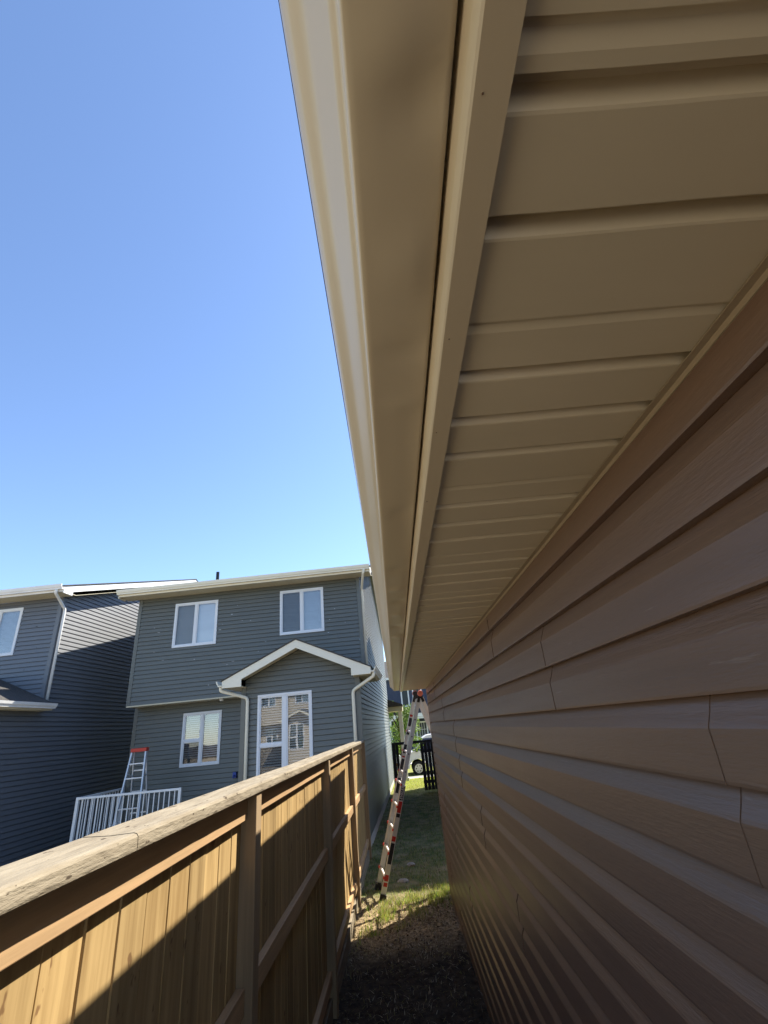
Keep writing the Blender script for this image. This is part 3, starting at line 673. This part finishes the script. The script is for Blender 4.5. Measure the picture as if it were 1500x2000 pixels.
def lad_leg(M, flare0, top, bot_t, lbl, up0=.62):
    hw = .215
    for sg in (-1, 1):
        s = MB(); chan(s, M, sg*hw, sg, .07, 1.36, .066, fw=.032); r = s.build('outer_rail', ALU, ld)
        # foot
        s = MB(); s.box(sg*hw-.022, sg*hw+.022, -.0, .085, -.04, .04, M); s.build('rubber_foot', BLACKP, r)
        s = MB(); chan(s, M, sg*(hw-.045), sg, up0, top, .058, fw=.026); r2 = s.build('inner_rail', ALU, ld)
        for i in range(9):
            y = up0+.2+i*.235; s = MB()
            if y < top-.1: s.tube([M @ Vector((sg*(hw-.045)+sg*.0024, y, 0)), M @ Vector((sg*(hw-.045)+sg*.0034, y, 0))], .010, 8); s.build('rail_hole', BLACKP, r2)
    for k in range(5):
        y = .26+k*.275; s = MB()
        s.tube([M @ Vector((-hw+.003, y, .012)), M @ Vector((hw-.003, y, .012))], .017, 8); rg = s.build('rung', RUNG, ld, smooth=True)
        for sg in (-1, 1):
            s = MB(); s.box(sg*hw-.014, sg*hw+.014, y-.014, y+.016, .026, .046, M); s.build('rung_clip', RED, rg, bevel=.004)
    for k in range(3):
        y = 1.50+k*.275; s = MB(); s.tube([M @ Vector((-hw+.047, y, 0)), M @ Vector((hw-.047, y, 0))], .016, 8); rg = s.build('rung', RUNG, ld, smooth=True)
        s = MB(); s.box(hw-.062, hw-.044, y-.012, y+.012, .02, .038, M); s.build('rung_clip', RED, rg)
lad_leg(MF, 0, LL-.08, 0, 1)
# rear legs, straddling past the garage corner
RF = Vector((1.22, 7.86, 0)); U2 = (HG-RF); L2 = U2.length; U2.normalize(); W2 = (Wd-U2*Wd.dot(U2)).normalized(); N2 = W2.cross(U2).normalized()
if N2.x < 0: N2 = -N2
MR = fr(RF, U2, W2, N2); lad_leg(MR, 0, L2-.08, 0, 0)
# hinges
for sg in (-1, 1):
    hc = HG-mid+Wd*sg*.17
    s = MB(); s.tube([hc-Wd*sg*.02, hc+Wd*sg*.020], .036, 16); h = s.build('hinge', BLACKP, ld)
    s = MB(); s.bar(hc, hc-U*.13, .012, .04, up=Nn); s.bar(hc, hc-U2*.13, .012, .04, up=N2); s.build('hinge_arm', BLACKP, h)
    s = MB(); s.tube([hc+Wd*sg*.020, hc+Wd*sg*.040], [.044, .040], 16); k_ = s.build('hinge_knob', REDL, h)
# stickers on the near outer rail's web, on the flange side towards us
def sticker(y0, y1, m, x=-.215, off=.0035, z0=-.026, z1=.026, nm='sticker'):
    s = MB(); s.face([MF @ Vector((x-off, y0, z0)), MF @ Vector((x-off, y0, z1)), MF @ Vector((x-off, y1, z1)), MF @ Vector((x-off, y1, z0))]); return s.build(nm, m, ld)
sticker(.17, .215, STKR); sticker(.23, .30, STKR); sticker(.42, .66, STKB); sticker(.68, .74, STKR); sticker(1.02, 1.16, STKR); sticker(.965, 1.01, STKB); 
sticker(1.17, 1.345, STKB)
xi = -.17
for y0, y1, m_ in ((1.20, 1.40, STKB), (1.52, 1.66, STKB), (1.68, 1.70, STKR), (1.74, 1.86, STKB), (2.0, 2.06, STKB), (2.12, 2.24, STKB), (2.26, 2.29, STKR)): sticker(y0, y1, m_, x=.17, off=.006, z0=-.026, z1=.026)
def text(body, size, M, mt, parent, nm='lettering'):
    cu = bpy.data.curves.new('t', 'FONT'); cu.body = body; cu.size = size; cu.align_x = 'CENTER'; cu.align_y = 'CENTER'; cu.extrude = .0002
    o = bpy.data.objects.new('t', cu); COL.objects.link(o); dg = bpy.context.evaluated_depsgraph_get(); me = bpy.data.meshes.new_from_object(o.evaluated_get(dg)); bpy.data.objects.remove(o)
    me.transform(M); me.materials.clear(); me.materials.append(mt); q = bpy.data.objects.new(nm, me); COL.objects.link(q); q.parent = parent; return q
# text frame on web: runs up the rail, seen from -Wd side
def tM(y, x=-.215, off=.0050):
    A = Matrix.Identity(4); ex, ey, ez = (MF.to_3x3() @ Vector((0,1,0))), (MF.to_3x3() @ Vector((0,0,1))), (MF.to_3x3() @ Vector((-1,0,0)))
    if ex.cross(ey).dot(ez) < 0: ey = -ey
    p = MF @ Vector((x-off, y, 0))
    for i in range(3): A[i][0] = ex[i]; A[i][1] = ey[i]; A[i][2] = ez[i]; A[i][3] = p[i]
    return A
text('LEVELER', .052, tM(1.257), STKW, ld)

# ------------------------------------------------------------------ gate screen beyond
gt = empty('dark_gate', (.4, 17.6, 0), 0, label='dark stained wooden gate frame with slatted leaf between the buildings', cat='gate')
s = MB(); s.box(-.62, -.50, -.05, .05, 0, 1.50); s.box(-.495, -.40, -.03, .03, 0, 1.45); s.build('gate_post', DWOOD, gt)
s = MB(); s.box(-.62, 1.25, -.06, .06, 1.45, 1.53); s.build('top_beam', DWOOD, gt)
s = MB()
for i in range(7): s.box(.34+i*.115, .34+i*.115+.104, -.02, .0, .06, 1.446)
s.build('slats', DWOOD, gt)
s = MB(); s.box(.33, 1.25, .001, .04, .25, .34); s.box(.33, 1.25, .001, .04, 1.15, 1.24); s.build('gate_rail', DWOOD, gt)

# ------------------------------------------------------------------ neighbouring house on our side (hidden behind the garage, casts the far shade)
nb = empty('tan_house', (1.75, 11.42, 0), 0, label='tall brown sided house hidden beyond the garage', cat='house')
s = MB(); siding(s, 0, 8.4, .1, 6.0, .2, LAP, lambda u, z, d: (-d, u, z)); siding(s, 0, 8, .1, 6.0, .2, LAP, lambda u, z, d: (u, -d, z)); s.box(.0, 8, 8.38, 8.4, 0, 6); s.build('wall', BROWN, nb)
s = MB(); s.prism([(-.02, 6.0), (4.2, 7.6), (8.6, 6.0), (8.6, 5.9), (-.02, 5.9)], 'x', -.3, 8.3); s.build('roof', SHING, nb)

# ------------------------------------------------------------------ street: blue house across, tree, van
bh = empty('navy_house', (1.0, 46, RZ), 0, label='navy blue two storey house with white window trim across the street', cat='house')
s = MB(); F = lambda u, z, d: (u, -d, z)
wn = [(-.22, .30, 4.05, 5.45), (.85, 1.5, 4.05, 5.45), (.85, 1.7, .9, 2.5), (-3.4, -2.2, 3.95, 5.6), (-3.4, -2.2, .9, 2.6)]
siding(s, -5, 6, 0, 6.6, .16, LAP, F, holes=wn); s.box(-5, -4.98, .0, 9, 0, 6.6); s.box(5.98, 6, 0, 9, 0, 6.6); s.build('wall', BLUEH, bh)
for w_ in wn:
    s = MB(); f_ = .12
    s.box(w_[0]-f_, w_[1]+f_, -.05, .03, w_[3], w_[3]+f_); s.box(w_[0]-f_, w_[1]+f_, -.05, .03, w_[2]-f_, w_[2]); s.box(w_[0]-f_, w_[0], -.05, .03, w_[2], w_[3]); s.box(w_[1], w_[1]+f_, -.05, .03, w_[2], w_[3]); xm = (w_[0]+w_[1])/2
    q = s.build('window', WHITE, bh)
    if w_[3] < 3:
        s = MB()
        for t in (.25, .5, .75): x = w_[0]+(w_[1]-w_[0])*t; s.box(x-.015, x+.015, -.02, .0, w_[2], w_[3])
        for t in (.33, .66): z = w_[2]+(w_[3]-w_[2])*t; s.box(w_[0], w_[1], -.021, -.001, z-.015, z+.015)
        s.build('grille', WHITE, q)
    s = MB(); s.face([(w_[0], .02, w_[2]), (w_[1], .02, w_[2]), (w_[1], .02, w_[3]), (w_[0], .02, w_[3])]); s.build('pane', mat('far_pane', (.035,.045,.045), .3, .4), q)
s = MB(); s.prism([(-.4, 6.5), (4.5, 8.6), (9.4, 6.5), (9.4, 6.4), (-.4, 6.4)], 'x', -5.4, 6.4); s.build('roof', SHING, bh)
s = MB(); s.box(-5.4, 6.4, -.42, -.40, 6.35, 6.55); s.box(-5.1, 6.1, -1.82, -1.80, 3.0, 3.3); s.box(-5.1, 6.1, -1.75, .0, 2.85, 2.99); s.build('trim_band', WHITE, bh)
s = MB(); s.prism([(-1.85, 3.3), (.0, 3.75), (.0, 3.3)], 'x', -5.1, 6.1); s.build('porch_roof', SHING, bh)
for x in (-4.9, -1.6, 5.8):
    s = MB(); s.box(x, x+.2, -1.7, -1.5, .3, 2.849); s.build('porch_column', WHITE, bh)
s = MB(); s.box(-5, 6, -1.8, -.05, .0, .3); s.build('porch_floor', CONC, bh)

def tree(loc, hh, cr, label, seed, n=5200):
    rr = random.Random(seed); T = empty('tree', loc, 0, label=label, cat='tree')
    s = MB(); s.tube([(0, 0, -.2), (.03, .02, hh*.3), (-.04, .0, hh*.55), (.02, .03, hh*.9)], [.11, .09, .06, .02], 8)
    blobs = []
    for i in range(16):
        z = hh*rr.uniform(.22, .95); a = rr.uniform(0, 6.28); r = cr*rr.uniform(.2, .95)*math.sin(math.pi*min(1, max(.12, (z/hh-.08)/.95)))**.6
        p = Vector((math.cos(a)*r, math.sin(a)*r, z)); blobs.append((p, rr.uniform(.25, .55)*cr)); s.tube([(0, 0, z*.75), p*.6+Vector((0, 0, z*.35)), p], [.035, .022, .008], 5)
    s.build('trunk', BARK, T)
    s = MB()
    for i in range(n):
        c, rad = blobs[rr.randrange(len(blobs))]
        d = Vector((rr.gauss(0, 1), rr.gauss(0, 1), rr.gauss(0, 1))).normalized()*rad*rr.uniform(.35, 1)**.5*rr.uniform(.7, 1.1)
        p = c+d; a = Vector((rr.gauss(0, 1), rr.gauss(0, 1), rr.gauss(0, 1))).normalized(); b = a.orthogonal().normalized(); sz = rr.uniform(.035, .075)
        s.m = rr.choice((0, 0, 1, 2)); s.face([p-a*sz, p+b*sz*.45, p+a*sz, p-b*sz*.45])
    s.build('crown', [leafy(mat('leaf_a', (.16,.24,.05), .5, .3)), leafy(mat('leaf_b', (.08,.14,.03), .5, .3)), leafy(mat('leaf_c', (.24,.32,.08), .5, .3))], T)
tree((.15, 28.0-2.2, -.42), 3.6, 1.0, 'leafy green young tree seen between the houses near the street', 3)
tree((-6.5, 30.0-4, -.42), 5.0, 1.8, 'round green garden tree in the front yard beyond the grey house', 5, 5000)

vn = empty('parked_van', (-.25, 28.3, RZ-.06), 0, label='white van parked on the street beyond the gate', cat='van')
# side profile (x,z), front at x=0
BP = [(0,.42),(0,.62),(.04,.86),(.12,.98),(.9,1.14),(1.02,1.17),(1.62,1.78),(1.85,1.90),(2.4,1.95),(5.0,1.95),(5.15,1.85),(5.22,1.2),(5.2,.45),(4.75,.40),(4.70,.62),(4.5,.76),(4.25,.80),(4.0,.76),(3.8,.62),(3.75,.40),(1.75,.38),(1.70,.60),(1.52,.76),(1.25,.82),(.98,.76),(.80,.60),(.75,.38),(.1,.36)]
s = MB()
n = len(BP)
def wy(z): return .95-.10*max(0, (z-1.1)/.85)**1.3
for sgn in (0, 1):
    pts = [(x, (wy(z) if sgn else -wy(z))+.95, z) for x, z in BP]; s.face(pts if sgn else pts[::-1])
b = len(s.v)
for i in range(n):
    (xa, za), (xb, zb) = BP[i], BP[(i+1) % n]
    s.face([(xa, .95-wy(za), za), (xb, .95-wy(zb), zb), (xb, .95+wy(zb), zb), (xa, .95+wy(za), za)])
s.build('body', CARP, vn)
s = MB(); e = .004
def sg(x0, x1, z0, z1, xo=0): s.face([(x0, .95-wy(z0)-e, z0), (x1, .95-wy(z0)-e, z0), (x1+xo*0, .95-wy(z1)-e, z1), (x0+xo, .95-wy(z1)-e, z1)])
sg(1.22, 2.25, 1.2, 1.76, .42); sg(2.35, 3.6, 1.2, 1.76); sg(3.7, 4.95, 1.2, 1.76)
s.face([(1.03, .16, 1.19), (1.61, .24, 1.775), (1.61, 1.66, 1.775), (1.03, 1.74, 1.19)][::-1]); 
o = s.build('windows', CGLASS, vn); o.location = (-.004, 0, .004)
s = MB(); s.box(-.03, .02, .05, .38, .70, .90); s.box(-.03, .02, 1.52, 1.85, .70, .90); s.build('headlight', LAMPG, vn, bevel=.01)
s = MB(); s.box(-.035, .0, .02, .40, .58, .695); s.box(.0, .20, -.012, .01, .58, .695); s.build('marker_light', ORANGE, vn)
s = MB(); s.box(-.10, .12, .03, 1.87, .36, .56); s.build('bumper', mat('bumper_grey', (.10,.10,.10), .6, .3), vn, bevel=.03)
s = MB(); s.box(-.02, .03, .42, 1.48, .62, .9); s.build('grille', BLACKP, vn)
for x in (1.25, 4.25):
    for y in (.04, 1.66):
        s = MB(); s.tube([(x, y, .35), (x, y+.2, .35)], .35, 24); wv = s.build('wheel', TYRE, vn)
        yy = y-.006 if y < 1 else y+.2
        s = MB(); s.tube([(x, yy, .35), (x, yy+.008, .35)], .22, 20); rm = s.build('rim', RIM, wv)
        s = MB()
        for k in range(6):
            t = k*math.pi/3; s.tube([(x+.14*math.cos(t), yy-.002, .35+.14*math.sin(t)), (x+.14*math.cos(t), yy-.001, .35+.14*math.sin(t))], .032, 8)
        s.build('rim_hole', BLACKP, rm)
s = MB(); s.box(1.15, 1.3, -.14, -.02, 1.15, 1.32); s.build('wing_mirror', BLACKP, vn, bevel=.02)

# ------------------------------------------------------------------ house behind the viewer, seen mirrored in the windows
bb = house('beige_house', (-8.27, -19.5, 0), math.pi, BEIGE, 'beige sided house with cream gable trim, mirrored in the tall window', 9.0, 'c', ('shade', 'slat'), None)
bb.scale = (-1, 1, 1)
